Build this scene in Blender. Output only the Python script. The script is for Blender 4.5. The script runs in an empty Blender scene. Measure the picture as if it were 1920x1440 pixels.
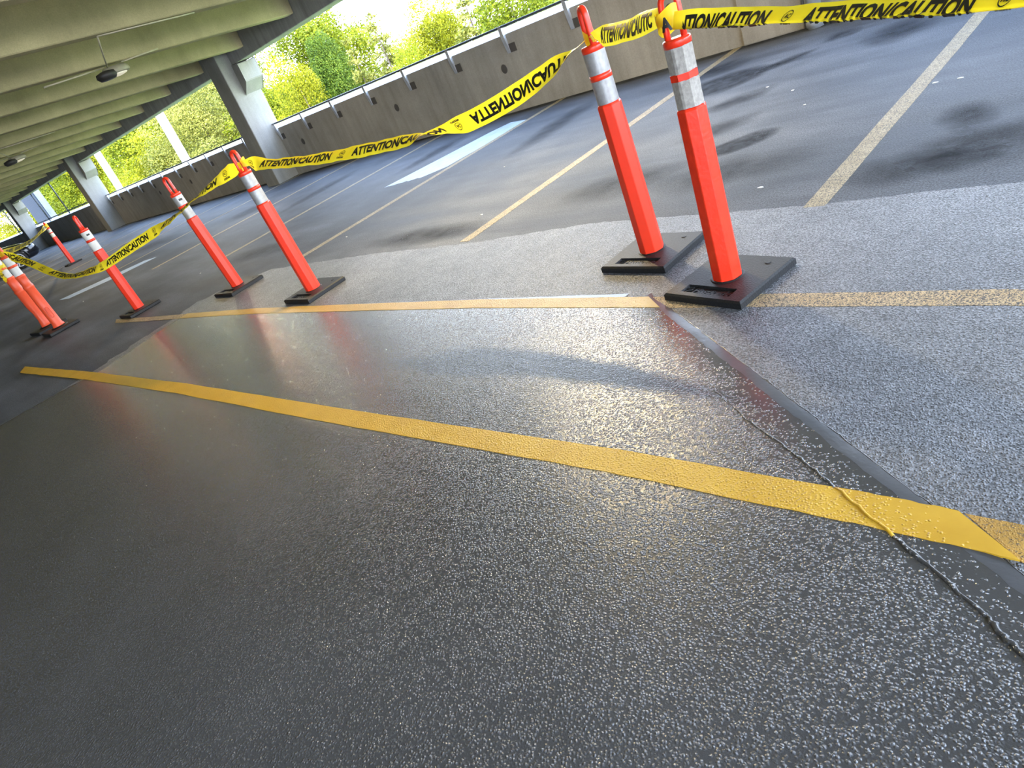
import bpy, bmesh, math, random
from mathutils import Vector, Matrix, noise
sc = bpy.context.scene
C = sc.collection

# ------------------------------------------------------------------ camera
cam_d = bpy.data.cameras.new('camera'); cam = bpy.data.objects.new('camera', cam_d); C.objects.link(cam)
RT = ((0.69934857, 0.61527986, -0.36378877), (0.08805183, -0.57923325, -0.81039232), (-0.70933663, 0.53471445, -0.45926246))
cam.matrix_world = Matrix(((RT[0][0], -RT[1][0], -RT[2][0], 0.0), (RT[0][1], -RT[1][1], -RT[2][1], 0.0),
                           (RT[0][2], -RT[1][2], -RT[2][2], 1.3), (0, 0, 0, 1)))
cam_d.sensor_width = 36.0; cam_d.lens = 1245.3 / 1920 * 36.0; cam_d.clip_start = 0.02; cam_d.clip_end = 500
sc.camera = cam

# ------------------------------------------------------------------ sky, sun, exposure
SKY = 5.5
w = bpy.data.worlds.new('sky'); sc.world = w; w.use_nodes = True
nt = w.node_tree; nt.nodes.clear()
wo = nt.nodes.new('ShaderNodeOutputWorld'); bg = nt.nodes.new('ShaderNodeBackground')
tc = nt.nodes.new('ShaderNodeTexCoord'); sp = nt.nodes.new('ShaderNodeSeparateXYZ'); rp = nt.nodes.new('ShaderNodeValToRGB')
rp.color_ramp.elements[0].position = 0.0; rp.color_ramp.elements[0].color = (0.86, 0.93, 1.0, 1)
rp.color_ramp.elements[1].position = 0.75; rp.color_ramp.elements[1].color = (0.33, 0.55, 1.0, 1)
nt.links.new(tc.outputs['Generated'], sp.inputs[0]); nt.links.new(sp.outputs['Z'], rp.inputs[0])
nt.links.new(rp.outputs[0], bg.inputs[0]); bg.inputs[1].default_value = SKY
nt.links.new(bg.outputs[0], wo.inputs[0])
sun_d = bpy.data.lights.new('sun', 'SUN'); sun = bpy.data.objects.new('sun', sun_d); C.objects.link(sun)
sun_d.energy = 4.5; sun_d.angle = 0.01; sun_d.color = (1.0, 0.93, 0.8)
sun.rotation_euler = Vector((0.74, 0.03, 0.67)).to_track_quat('Z', 'Y').to_euler()
sc.view_settings.view_transform = 'Standard'; sc.view_settings.look = 'None'
sc.view_settings.gamma = 1.0; sc.view_settings.use_curve_mapping = False
sc.view_settings.exposure = 1.3

PI = math.pi
R_ = random.Random(7)

# ------------------------------------------------------------------ helpers
def newmat(name):
    m = bpy.data.materials.new(name); m.use_nodes = True
    return m, m.node_tree, m.node_tree.nodes['Principled BSDF']
def N(nt, t, **kw):
    n = nt.nodes.new(t)
    for k, v in kw.items(): setattr(n, k, v)
    return n
def pos(nt):
    return N(nt, 'ShaderNodeNewGeometry').outputs['Position']
def objco(nt):
    return N(nt, 'ShaderNodeTexCoord').outputs['Object']
def noise_n(nt, co, scale, detail=3, rough=0.55, vec=None):
    n = N(nt, 'ShaderNodeTexNoise'); n.inputs['Scale'].default_value = scale; n.inputs['Detail'].default_value = detail
    n.inputs['Roughness'].default_value = rough
    if vec:
        mp = N(nt, 'ShaderNodeMapping'); mp.inputs['Scale'].default_value = vec; nt.links.new(co, mp.inputs[0]); co = mp.outputs[0]
    nt.links.new(co, n.inputs['Vector']); return n.outputs['Fac']
def ramp(nt, fac, stops):
    r = N(nt, 'ShaderNodeValToRGB'); el = r.color_ramp.elements
    while len(el) < len(stops): el.new(0.5)
    for e, (p, c) in zip(el, stops):
        e.position = p; e.color = (*c, 1) if len(c) == 3 else c
    nt.links.new(fac, r.inputs[0]); return r.outputs[0]
def mixc(nt, fac, a, b, mode='MIX'):
    m = N(nt, 'ShaderNodeMix', data_type='RGBA', blend_type=mode)
    for s, v in ((0, fac), (6, a), (7, b)):
        if isinstance(v, bpy.types.NodeSocket): nt.links.new(v, m.inputs[s])
        elif isinstance(v, (int, float)): m.inputs[s].default_value = v
        else: m.inputs[s].default_value = (*v, 1)
    return m.outputs[2]
def math_n(nt, op, a, b=None, c=None, clamp=False):
    m = N(nt, 'ShaderNodeMath', operation=op, use_clamp=clamp)
    for i, v in enumerate((a, b, c)):
        if v is None: continue
        if isinstance(v, bpy.types.NodeSocket): nt.links.new(v, m.inputs[i])
        else: m.inputs[i].default_value = v
    return m.outputs[0]
def bump(nt, h, dist, strength=1.0, normal=None):
    b = N(nt, 'ShaderNodeBump'); b.inputs['Distance'].default_value = dist; b.inputs['Strength'].default_value = strength
    nt.links.new(h, b.inputs['Height'])
    if normal: nt.links.new(normal, b.inputs['Normal'])
    return b.outputs[0]
def simple(name, col, rough=0.5, metal=0.0, var=0.12, scale=12.0, bumpd=0.0, bscale=150.0, spec=0.5):
    m, nt, p = newmat(name); co = objco(nt)
    f = noise_n(nt, co, scale, 4)
    lo = tuple(c * (1 - var) for c in col); hi = tuple(min(1, c * (1 + var)) for c in col)
    nt.links.new(ramp(nt, f, [(0.3, lo), (0.7, hi)]), p.inputs['Base Color'])
    p.inputs['Roughness'].default_value = rough; p.inputs['Metallic'].default_value = metal
    p.inputs['Specular IOR Level'].default_value = spec
    if bumpd: nt.links.new(bump(nt, noise_n(nt, co, bscale, 2), bumpd), p.inputs['Normal'])
    return m

def mesh_obj(name, verts, faces, mat, parent=None, smooth=False):
    me = bpy.data.meshes.new(name); me.from_pydata([tuple(v) for v in verts], [], faces); me.update()
    if smooth:
        me.polygons.foreach_set('use_smooth', [True] * len(me.polygons))
    if mat is not None:
        me.materials.append(mat)
    o = bpy.data.objects.new(name, me); C.objects.link(o)
    if parent: o.parent = parent
    return o
def tag(o, label=None, cat=None, group=None, kind=None):
    if label: o['label'] = label
    if cat: o['category'] = cat
    if group: o['group'] = group
    if kind: o['kind'] = kind
    return o
def empty(name, loc=(0, 0, 0), rz=0.0):
    o = bpy.data.objects.new(name, None); C.objects.link(o); o.location = loc; o.rotation_euler = (0, 0, rz); o.empty_display_size = 0.1
    return o
def copy_tree(o, parent=None):
    c = o.copy(); C.objects.link(c); c.parent = parent
    for ch in list(o.children): copy_tree(ch, c)
    return c

class MB:
    def __init__(s): s.v = []; s.f = []
    def add(s, vs, fs):
        k = len(s.v); s.v += [Vector(v) for v in vs]; s.f += [tuple(i + k for i in f) for f in fs]; return s
    def box(s, x0, x1, y0, y1, z0, z1, M=None):
        vs = [Vector((x, y, z)) for z in (z0, z1) for y in (y0, y1) for x in (x0, x1)]
        if M: vs = [M @ v for v in vs]
        return s.add(vs, [(0, 2, 3, 1), (4, 5, 7, 6), (0, 1, 5, 4), (2, 6, 7, 3), (0, 4, 6, 2), (1, 3, 7, 5)])
    def lathe(s, prof, n=24, cx=0, cy=0, capb=True, capt=True, rot=0.0):
        vs = []
        for r, z in prof:
            for i in range(n):
                a = 2 * PI * i / n + rot; vs.append((cx + r * math.cos(a), cy + r * math.sin(a), z))
        fs = []
        for k in range(len(prof) - 1):
            for i in range(n):
                j = (i + 1) % n; fs.append((k * n + i, k * n + j, (k + 1) * n + j, (k + 1) * n + i))
        if capb: fs.append(tuple(reversed(range(n))))
        if capt: fs.append(tuple(range((len(prof) - 1) * n, len(prof) * n)))
        return s.add(vs, fs)
    def tube(s, path, r, n=8, cap=True, sq=(1, 1)):
        path = [Vector(p) for p in path]; rs = r if isinstance(r, (list, tuple)) else [r] * len(path)
        vs = []; u = None
        for i, p in enumerate(path):
            t = (path[min(i + 1, len(path) - 1)] - path[max(i - 1, 0)]).normalized()
            if u is None:
                u = t.cross(Vector((0, 0, 1)))
                if u.length < 0.1: u = t.cross(Vector((0, 1, 0)))
            u = (u - t * u.dot(t)).normalized(); v = t.cross(u)
            for k in range(n):
                a = 2 * PI * k / n; vs.append(p + u * (rs[i] * math.cos(a) * sq[0]) + v * (rs[i] * math.sin(a) * sq[1]))
        fs = []
        for i in range(len(path) - 1):
            for k in range(n):
                j = (k + 1) % n; fs.append((i * n + k, i * n + j, (i + 1) * n + j, (i + 1) * n + k))
        if cap:
            fs.append(tuple(reversed(range(n)))); fs.append(tuple(range((len(path) - 1) * n, len(path) * n)))
        return s.add(vs, fs)
    def prism(s, poly, z0, z1):
        n = len(poly); vs = [(x, y, z0) for x, y in poly] + [(x, y, z1) for x, y in poly]
        fs = [tuple(range(n, 2 * n)), tuple(reversed(range(n)))] + [(i, (i + 1) % n, n + (i + 1) % n, n + i) for i in range(n)]
        return s.add(vs, fs)
    def build(s, name, mat, parent=None, smooth=False, bevel=0.0, seg=2):
        o = mesh_obj(name, s.v, s.f, mat, parent, smooth)
        if bevel:
            b = o.modifiers.new('bevel', 'BEVEL'); b.width = bevel; b.segments = seg; b.limit_method = 'ANGLE'; b.angle_limit = math.radians(35)
        return o

# ------------------------------------------------------------------ materials
def grain_height(nt, co, scale, lo=0.05, hi=0.55):
    """dome-shaped grains of sand"""
    v = N(nt, 'ShaderNodeTexVoronoi'); v.inputs['Scale'].default_value = scale; v.inputs['Randomness'].default_value = 1.0
    nt.links.new(co, v.inputs['Vector'])
    mr = N(nt, 'ShaderNodeMapRange', interpolation_type='SMOOTHSTEP')
    mr.inputs[1].default_value = lo; mr.inputs[2].default_value = hi; mr.inputs[3].default_value = 1.0; mr.inputs[4].default_value = 0.0
    nt.links.new(v.outputs['Distance'], mr.inputs[0])
    return mr.outputs[0], v.outputs['Color']

# old floor: smooth, worn bluish grey deck coating with streaks
def mat_old_floor():
    m, nt, p = newmat('old_deck'); co = pos(nt)
    big = noise_n(nt, co, 0.55, 5, 0.6)
    streak = noise_n(nt, co, 1.0, 5, 0.65, (0.45, 2.2, 1))
    fine = noise_n(nt, co, 110, 2, 0.7)
    c1 = ramp(nt, big, [(0.3, (0.052, 0.057, 0.067)), (0.5, (0.092, 0.100, 0.116)), (0.72, (0.148, 0.159, 0.181))])
    c2 = ramp(nt, streak, [(0.32, (0.45, 0.45, 0.46)), (0.55, (1, 1, 1)), (0.75, (1.35, 1.35, 1.35))])
    c = mixc(nt, 1.0, c1, c2, 'MULTIPLY')
    c = mixc(nt, 1.0, c, ramp(nt, fine, [(0.35, (0.5, 0.5, 0.5)), (0.64, (1.5, 1.5, 1.5))]), 'MULTIPLY')
    nt.links.new(c, p.inputs['Base Color'])
    nt.links.new(ramp(nt, streak, [(0.3, (0.55,) * 3), (0.7, (0.72,) * 3)]), p.inputs['Roughness'])
    p.inputs['Specular IOR Level'].default_value = 0.3
    g, _ = grain_height(nt, co, 120)
    h = math_n(nt, 'ADD', g, math_n(nt, 'MULTIPLY', noise_n(nt, co, 90, 2), 0.8))
    nt.links.new(bump(nt, h, 0.0011, 0.9), p.inputs['Normal'])
    return m
# aisle: dry sanded coating, speckled
def mat_dry_coat():
    m, nt, p = newmat('sanded_coating'); co = pos(nt)
    big = noise_n(nt, co, 0.9, 4, 0.6); fine = noise_n(nt, co, 120, 2, 0.75); mid = noise_n(nt, co, 9, 4, 0.6)
    c = ramp(nt, big, [(0.3, (0.10, 0.104, 0.112)), (0.55, (0.15, 0.155, 0.166)), (0.75, (0.21, 0.217, 0.232))])
    c = mixc(nt, 1.0, c, ramp(nt, mid, [(0.3, (0.82,) * 3), (0.7, (1.15,) * 3)]), 'MULTIPLY')
    c = mixc(nt, 1.0, c, ramp(nt, fine, [(0.36, (0.3,) * 3), (0.64, (1.85,) * 3)]), 'MULTIPLY')
    nt.links.new(c, p.inputs['Base Color']); p.inputs['Roughness'].default_value = 0.45
    g, _ = grain_height(nt, co, 150)
    h = math_n(nt, 'ADD', g, math_n(nt, 'MULTIPLY', fine, 0.8))
    nt.links.new(bump(nt, h, 0.0028, 1.0), p.inputs['Normal'])
    return m
# fresh glossy coating; grains thin out towards the diagonal right edge
EDGE_A = (-1.716, 2.25); EDGE_B = (-0.221, 1.157)
_ed = Vector((EDGE_B[0] - EDGE_A[0], EDGE_B[1] - EDGE_A[1])).normalized(); EDGE_N = (_ed.y, -_ed.x)
if EDGE_N[0] > 0: EDGE_N = (-EDGE_N[0], -EDGE_N[1])
def fresh_bump(nt, co, both=False):
    dt = N(nt, 'ShaderNodeVectorMath', operation='DOT_PRODUCT'); nt.links.new(co, dt.inputs[0]); dt.inputs[1].default_value = (EDGE_N[0], EDGE_N[1], 0)
    d = math_n(nt, 'SUBTRACT', dt.outputs['Value'], EDGE_B[0] * EDGE_N[0] + EDGE_B[1] * EDGE_N[1])
    d = math_n(nt, 'ADD', d, math_n(nt, 'MULTIPLY', math_n(nt, 'SUBTRACT', noise_n(nt, co, 25, 2), 0.5), 0.06))
    mr = N(nt, 'ShaderNodeMapRange'); mr.inputs[1].default_value = 0.02; mr.inputs[2].default_value = 0.2; nt.links.new(d, mr.inputs[0])
    dens = mr.outputs[0]
    jit = N(nt, 'ShaderNodeTexNoise'); jit.inputs['Scale'].default_value = 90; jit.inputs['Detail'].default_value = 2; nt.links.new(co, jit.inputs['Vector'])
    va = N(nt, 'ShaderNodeVectorMath', operation='SCALE'); va.inputs['Scale'].default_value = 0.006; nt.links.new(jit.outputs['Color'], va.inputs[0])
    vb = N(nt, 'ShaderNodeVectorMath', operation='ADD'); nt.links.new(co, vb.inputs[0]); nt.links.new(va.outputs[0], vb.inputs[1])
    g, col = grain_height(nt, vb.outputs[0], 138, 0.0, 0.66)
    sx = N(nt, 'ShaderNodeSeparateColor'); nt.links.new(col, sx.inputs[0])
    keep = math_n(nt, 'LESS_THAN', sx.outputs[0], dens)
    g = math_n(nt, 'MULTIPLY', g, keep)
    g = math_n(nt, 'MULTIPLY', g, math_n(nt, 'ADD', 0.35, sx.outputs[1]))
    und = math_n(nt, 'MULTIPLY', noise_n(nt, co, 300, 2, 0.6), math_n(nt, 'ADD', 0.03, dens))
    h = math_n(nt, 'ADD', g, math_n(nt, 'MULTIPLY', und, 0.35))
    b = bump(nt, h, 0.0020, 1.0)
    return (b, math_n(nt, 'MULTIPLY', g, 0.9, clamp=True)) if both else b
def mat_wet():
    m, nt, p = newmat('fresh_glossy_coating'); co = pos(nt)
    big = noise_n(nt, co, 1.4, 4, 0.6)
    basec = (ramp(nt, big, [(0.3, (0.068, 0.069, 0.073)), (0.7, (0.094, 0.095, 0.100))]))
    nt.links.new(ramp(nt, noise_n(nt, co, 2.2, 5, 0.65, (0.6, 1.6, 1)), [(0.3, (0.19,) * 3), (0.7, (0.25,) * 3)]), p.inputs['Roughness'])
    p.inputs['IOR'].default_value = 1.55; p.inputs['Coat Weight'].default_value = 0.7; p.inputs['Coat Roughness'].default_value = 0.11
    bn, gg = fresh_bump(nt, co, True)
    nt.links.new(mixc(nt, gg, mixc(nt, 1.0, basec, (0.8, 0.8, 0.8), 'MULTIPLY'), mixc(nt, 1.0, basec, (1.5, 1.5, 1.5), 'MULTIPLY')), p.inputs['Base Color'])
    nt.links.new(bn, p.inputs['Normal']); nt.links.new(bn, p.inputs['Coat Normal'])
    return m
def mat_paint(name, c0, c1, rough, wear=0.0, gloss=False):
    m, nt, p = newmat(name); co = pos(nt)
    c = ramp(nt, noise_n(nt, co, 7, 4, 0.6), [(0.3, c0), (0.7, c1)])
    if wear:
        f = noise_n(nt, co, 190, 3, 0.7)
        c = mixc(nt, ramp(nt, f, [(0.5 - wear * 0.25, (1, 1, 1)), (0.56 - wear * 0.1, (0, 0, 0))]), c, (0.05, 0.048, 0.045))
    nt.links.new(c, p.inputs['Base Color']); p.inputs['Roughness'].default_value = rough
    if gloss: nt.links.new(fresh_bump(nt, co), p.inputs['Normal'])
    else:
        g, _ = grain_height(nt, co, 200)
        nt.links.new(bump(nt, g, 0.0012, 0.9), p.inputs['Normal'])
    return m
def mat_concrete(name, col, streak=0.35, rough=0.85):
    m, nt, p = newmat(name); co = pos(nt)
    big = noise_n(nt, co, 1.2, 5, 0.6); st = noise_n(nt, co, 1.0, 5, 0.7, (5.0, 5.0, 0.35)); fine = noise_n(nt, co, 70, 3, 0.7)
    lo = tuple(c * 0.8 for c in col); hi = tuple(min(1, c * 1.15) for c in col)
    c = ramp(nt, big, [(0.3, lo), (0.7, hi)])
    c = mixc(nt, 1.0, c, ramp(nt, st, [(0.3, (1 - streak,) * 3), (0.62, (1.06,) * 3)]), 'MULTIPLY')
    c = mixc(nt, 1.0, c, ramp(nt, fine, [(0.3, (0.88,) * 3), (0.7, (1.08,) * 3)]), 'MULTIPLY')
    nt.links.new(c, p.inputs['Base Color']); p.inputs['Roughness'].default_value = rough; p.inputs['Specular IOR Level'].default_value = 0.25
    nt.links.new(bump(nt, fine, 0.002, 0.5), p.inputs['Normal'])
    return m
M = {}
M['old'] = mat_old_floor(); M['dry'] = mat_dry_coat(); M['wet'] = mat_wet(); M['wet_edge'] = simple('smooth_coating_edge', (0.068, 0.069, 0.075), 0.3, 0, 0.1, 9, 0.0006, 60)
M['yellow'] = mat_paint('yellow_line_paint', (0.56, 0.31, 0.016), (0.66, 0.385, 0.03), 0.42, 0, True)
M['tan'] = mat_paint('amber_line_paint', (0.44, 0.27, 0.05), (0.54, 0.345, 0.08), 0.38, 0, True)
M['oldtan'] = mat_paint('dry_amber_line_paint', (0.52, 0.36, 0.17), (0.62, 0.45, 0.24), 0.6, 0.25)
M['stall'] = mat_paint('faded_stall_paint', (0.38, 0.30, 0.16), (0.50, 0.41, 0.25), 0.6, 0.3)
M['ochre'] = mat_paint('rough_ochre_paint', (0.36, 0.20, 0.03), (0.5, 0.28, 0.05), 0.7, 0.75)
M['pale'] = mat_paint('pale_blue_white', (0.40, 0.52, 0.66), (0.55, 0.66, 0.80), 0.5)  # pale blue-white colour of the two floor patches
M['wall'] = mat_concrete('parapet_concrete', (0.31, 0.29, 0.26), 0.2)
M['column'] = mat_concrete('column_concrete', (0.30, 0.29, 0.265), 0.12)
M['ceil'] = mat_concrete('ceiling_concrete', (0.50, 0.42, 0.225), 0.04)
M['spandrel'] = mat_concrete('spandrel_concrete', (0.34, 0.33, 0.31), 0.3)
M['coping'] = mat_concrete('coping_concrete', (0.80, 0.80, 0.78), 0.05)
M['galv'] = simple('galvanised_steel', (0.55, 0.58, 0.62), 0.45, 0.6)
M['rail'] = simple('dark_rail_steel', (0.06, 0.065, 0.07), 0.5, 0.5)
M['plate'] = simple('dark_wall_mark', (0.06, 0.055, 0.05), 0.7)
M['orange'] = simple('red_orange_plastic', (0.84, 0.040, 0.012), 0.32, 0, 0.05, 6, 0.0004, 60)
M['orange2'] = simple('orange_plastic', (0.85, 0.095, 0.03), 0.4, 0, 0.06, 6)
M['orange_dirty'] = simple('scuffed_red_plastic', (0.80, 0.036, 0.011), 0.28, 0, 0.12, 18, 0.0012, 55)
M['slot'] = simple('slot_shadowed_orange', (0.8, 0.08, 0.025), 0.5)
M['rubber'] = simple('black_rubber', (0.009, 0.0093, 0.010), 0.55, 0, 0.5, 110, 0.0018, 130)
M['refl'] = simple('silver_reflective_sheet', (0.36, 0.355, 0.345), 0.35, 0.25, 0.15, 40, 0.0006, 90)
M['reflg'] = simple('worn_grey_reflective_sheet', (0.33, 0.305, 0.27), 0.75, 0, 0.22, 60, 0.001, 220)
M['white'] = simple('white_reflective_sheet', (0.62, 0.61, 0.57), 0.4, 0, 0.06, 20)
M['black'] = simple('black_print', (0.012, 0.012, 0.01), 0.45)
def mat_tape():
    m, nt, p = newmat('yellow_caution_film'); co = objco(nt)
    c = ramp(nt, noise_n(nt, co, 14, 3), [(0.3, (0.93, 0.72, 0.02)), (0.7, (0.97, 0.82, 0.04))])
    nt.links.new(c, p.inputs['Base Color']); p.inputs['Roughness'].default_value = 0.3
    nt.links.new(bump(nt, noise_n(nt, co, 18, 3, 0.6, (1, 1, 2)), 0.006, 0.5), p.inputs['Normal'])
    tr = N(nt, 'ShaderNodeBsdfTranslucent'); nt.links.new(c, tr.inputs[0])
    mx = N(nt, 'ShaderNodeMixShader'); mx.inputs[0].default_value = 0.5
    nt.links.new(p.outputs[0], mx.inputs[1]); nt.links.new(tr.outputs[0], mx.inputs[2])
    nt.links.new(mx.outputs[0], nt.nodes['Material Output'].inputs[0]); return m
M['tape'] = mat_tape()

# ================================================================== THE SETTING
WALL_Y = 7.82; TILT = math.radians(3.4)      # deck is a ramp: columns lean 3.4 deg against its normal
floor = tag(MB().box(-75, 25, -30, 8.1, -0.30, 0.0).build('floor', M['old']), kind='structure')
# sanded coating over the aisle (2 mm build)
rr = random.Random(3)
def wob(a, b, n, amp):
    out = []
    for i in range(n):
        t = i / n; out.append((a[0] + (b[0] - a[0]) * t + rr.uniform(-amp, amp), a[1] + (b[1] - a[1]) * t + rr.uniform(-amp, amp)))
    return out
dry = wob((-7.0, -13.9), (-7.0, 1.0), 30, 0.03) + wob((-7.0, 1.0), (-7.3, 2.2), 14, 0.05) + wob((-7.3, 2.2), (-6.8, 2.85), 8, 0.04) + \
      wob((-6.8, 2.85), (-5.1, 3.01), 24, 0.012) + wob((-5.1, 3.01), (-3.9, 3.03), 20, 0.01) + wob((-3.9, 3.03), (-2.7, 3.17), 20, 0.01) + \
      wob((-2.7, 3.17), (-1.3, 3.10), 24, 0.01) + wob((-1.3, 3.10), (0.2, 3.16), 24, 0.01) + wob((0.2, 3.16), (24, 3.15), 40, 0.02) + [(24, -13.9)]
MB().prism(dry, 0.0, 0.002).build('sanded_coating', M['dry'], floor)
# fresh glossy coating
IN = 0.05
def shift(p, k): return (p[0] + EDGE_N[0] * k, p[1] + EDGE_N[1] * k)
top_o = wob((-6.95, 1.98), (-4.33, 2.165), 26, 0.004) + wob((-4.33, 2.165), (-1.78, 2.285), 26, 0.003)
left_o = wob((-7.4, -5.0), (-7.05, 0.14), 30, 0.02) + wob((-7.05, 0.14), (-6.98, 0.64), 10, 0.012) + wob((-6.98, 0.64), (-6.85, 1.04), 10, 0.012) + wob((-6.85, 1.04), (-7.08, 1.79), 12, 0.012) + [(-7.05, 1.93), (-7.0, 1.965)]
right_o = wob((-1.75, 2.275), EDGE_B, 60, 0.004) + wob(EDGE_B, (0.6, 0.555), 40, 0.004)
top_i = [(x, y - IN) for x, y in top_o]; left_i = [(x + IN * 1.3, y - (0.04 if k > 60 else 0)) for k, (x, y) in enumerate(left_o)]; right_i = [shift(p, IN) for p in right_o]
wet = left_i + top_i + right_i + [(3.0, -1.2), (3.0, -5.0)]
MB().prism(wet, 0.0, 0.006).build('fresh_coating', M['wet'], floor)
for o_, i_ in ((left_o, left_i), (top_o, top_i), (right_o, right_i)):
    n = len(o_); v = [(x, y, 0.0062) for x, y in i_] + [(x, y, 0.0032) for x, y in [((a[0] + b[0] * 2) / 3, (a[1] + b[1] * 2) / 3) for a, b in zip(i_, o_)]] + [(x, y, 0.0) for x, y in o_]
    mesh_obj('coating_edge', v, [(r * n + k, (r + 1) * n + k, (r + 1) * n + k + 1, r * n + k + 1) for r in (0, 1) for k in range(n - 1)], M['wet_edge'], floor, True)
# raised seam inside the fresh coating, along its right side
seam = [(-1.24, 1.73), (-1.1, 1.60), (-0.94, 1.48), (-0.76, 1.37), (-0.585, 1.25), (-0.40, 1.12), (-0.235, 1.0), (-0.17, 0.935), (-0.02, 0.83), (0.2, 0.66)]
sp_ = []
for i in range(len(seam) - 1):
    for k in range(10):
        t = k / 10; sp_.append(((seam[i][0] * (1 - t) + seam[i + 1][0] * t) + rr.uniform(-0.003, 0.003), (seam[i][1] * (1 - t) + seam[i + 1][1] * t) + rr.uniform(-0.003, 0.003), 0.0055))
n = len(sp_)
rad_ = [min(1, 0.15 + i / n * 1.5) * rr.uniform(0.0042, 0.0080) for i in range(n)]
cut0 = next(i for i, p in enumerate(sp_) if p[1] < 1.268); cut1 = next(i for i, p in enumerate(sp_) if p[1] < 1.155)
MB().tube(sp_[:cut0 + 1], rad_[:cut0 + 1], 7).build('coating_seam', M['wet'], floor, True)
MB().tube([(p[0], p[1], 0.0068) for p in sp_[cut0:cut1 + 1]], [r * 0.8 for r in rad_[cut0:cut1 + 1]], 7).build('coating_seam', M['yellow'], floor, True)
MB().tube(sp_[cut1:], rad_[cut1:], 7).build('coating_seam', M['wet'], floor, True)
# beaded lip along the outer edge of the fresh coating
lip = [(p[0] + EDGE_N[0] * 0.01, p[1] + EDGE_N[1] * 0.01, 0.001) for p in wob((-1.73, 2.262), EDGE_B, 90, 0.003) + wob(EDGE_B, (0.6, 0.555), 40, 0.003)]
MB().tube(lip, [rr.uniform(0.0015, 0.0028) for _ in lip], 6).build('coating_lip', M['wet'], floor, True)

def stripe(name, centre, width, z, mat, ends=(0, 0)):
    """painted line following a centre line, ends = slant of the two cut ends"""
    pts = []
    for i in range(len(centre) - 1):
        for k in range(12):
            t = k / 12; pts.append(Vector((centre[i][0] * (1 - t) + centre[i + 1][0] * t, centre[i][1] * (1 - t) + centre[i + 1][1] * t)))
    pts.append(Vector(centre[-1])); L = []; Rr = []
    for i, p in enumerate(pts):
        t = (pts[min(i + 1, len(pts) - 1)] - pts[max(i - 1, 0)]).normalized(); nn = Vector((-t.y, t.x))
        sl = ends[0] * max(0.0, 1 - (p - pts[0]).length / 0.2) + ends[1] * max(0.0, 1 - (p - pts[-1]).length / 0.2)
        hw = width / 2
        L.append(p + nn * (hw + rr.uniform(-0.002, 0.002)) + t * sl); Rr.append(p - nn * (hw + rr.uniform(-0.002, 0.002)) - t * sl)
    nn = len(pts); v = [(q.x, q.y, z) for q in L] + [(q.x, q.y, z) for q in Rr] + [(q.x, q.y, 0.0) for q in L] + [(q.x, q.y, 0.0) for q in Rr]
    f = []
    for i in range(nn - 1):
        f += [(nn + i, nn + i + 1, i + 1, i), (i, i + 1, 2 * nn + i + 1, 2 * nn + i), (3 * nn + i, 3 * nn + i + 1, nn + i + 1, nn + i)]
    f += [(0, 2 * nn, 3 * nn, nn), (nn - 1, 2 * nn - 1, 4 * nn - 1, 3 * nn - 1)]
    return mesh_obj(name, v, f, mat, floor)
stripe('painted_line', [(-9.15, 0.70), (-7.0, 0.885), (-4.83, 1.025), (-2.65, 1.12), (-1.26, 1.195), (-0.55, 1.21), (-0.27, 1.21)], 0.107, 0.0075, M['yellow'], (-0.1, -0.065))['label'] = 'fresh yellow line across the glossy coating'
stripe('painted_line', [(-0.262, 1.207), (0.0, 1.21), (0.6, 1.21)], 0.107, 0.003, M['ochre'], (-0.06, 0))['label'] = 'rough worn ochre end of the yellow line'
stripe('painted_line', [(-8.9, 1.745), (-8.0, 1.82), (-7.0, 1.912)], 0.09, 0.003, M['oldtan'], (-0.1, 0))
stripe('painted_line', [(-7.02, 1.91), (-5.6, 2.03), (-4.25, 2.10), (-2.85, 2.165), (-1.69, 2.185)], 0.092, 0.0075, M['tan'], (0, -0.055))['label'] = 'amber line along the top of the glossy coating'
stripe('painted_line', [(-1.69, 2.187), (-1.2, 2.205), (-0.37, 2.222), (3.0, 2.25)], 0.098, 0.003, M['oldtan'], (-0.05, 0))
for k in range(-3, 16):
    x = -1.30 - 2.6 * k + (0.02 if k % 2 else 0)
    y0 = 3.08 if k < 3 else 3.2
    stripe('stall_line', [(x - 0.02, y0), (x, 5.5), (x, WALL_Y - 0.02)], 0.105, 0.0022, M['stall'])
# pale blue-white patch beside a stall line, and another further off
MB().prism([(-7.55, 5.10)] + wob((-7.5, 5.12), (-6.78, 5.22), 12, 0.02) + [(-6.62, 5.45), (-6.55, 6.2), (-6.56, 7.0), (-6.95, 7.1), (-7.1, 6.8), (-7.3, 6.0)], 0, 0.0015).build('pale_patch', M['pale'], floor)
MB().prism([(-14.3, 2.25), (-13.75, 2.3), (-13.3, 2.9), (-13.05, 3.75), (-13.45, 3.65), (-13.85, 3.0)], 0, 0.0015).build('pale_patch', M['pale'], floor)

# dark oil stains on the old deck
def mat_stain():
    m, nt, p = newmat('oil_stain'); p.inputs['Base Color'].default_value = (0.020, 0.021, 0.024, 1); p.inputs['Roughness'].default_value = 0.7; p.inputs['Specular IOR Level'].default_value = 0.2
    at = N(nt, 'ShaderNodeAttribute'); at.attribute_name = 'fade'
    nz = noise_n(nt, pos(nt), 6, 4, 0.65)
    f = math_n(nt, 'MULTIPLY', at.outputs['Fac'], math_n(nt, 'MULTIPLY', nz, 1.5), clamp=True)
    tb = N(nt, 'ShaderNodeBsdfTransparent'); mx = N(nt, 'ShaderNodeMixShader')
    nt.links.new(f, mx.inputs[0]); nt.links.new(tb.outputs[0], mx.inputs[1]); nt.links.new(p.outputs[0], mx.inputs[2])
    nt.links.new(mx.outputs[0], nt.nodes['Material Output'].inputs[0]); return m
M['stain'] = mat_stain()
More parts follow.
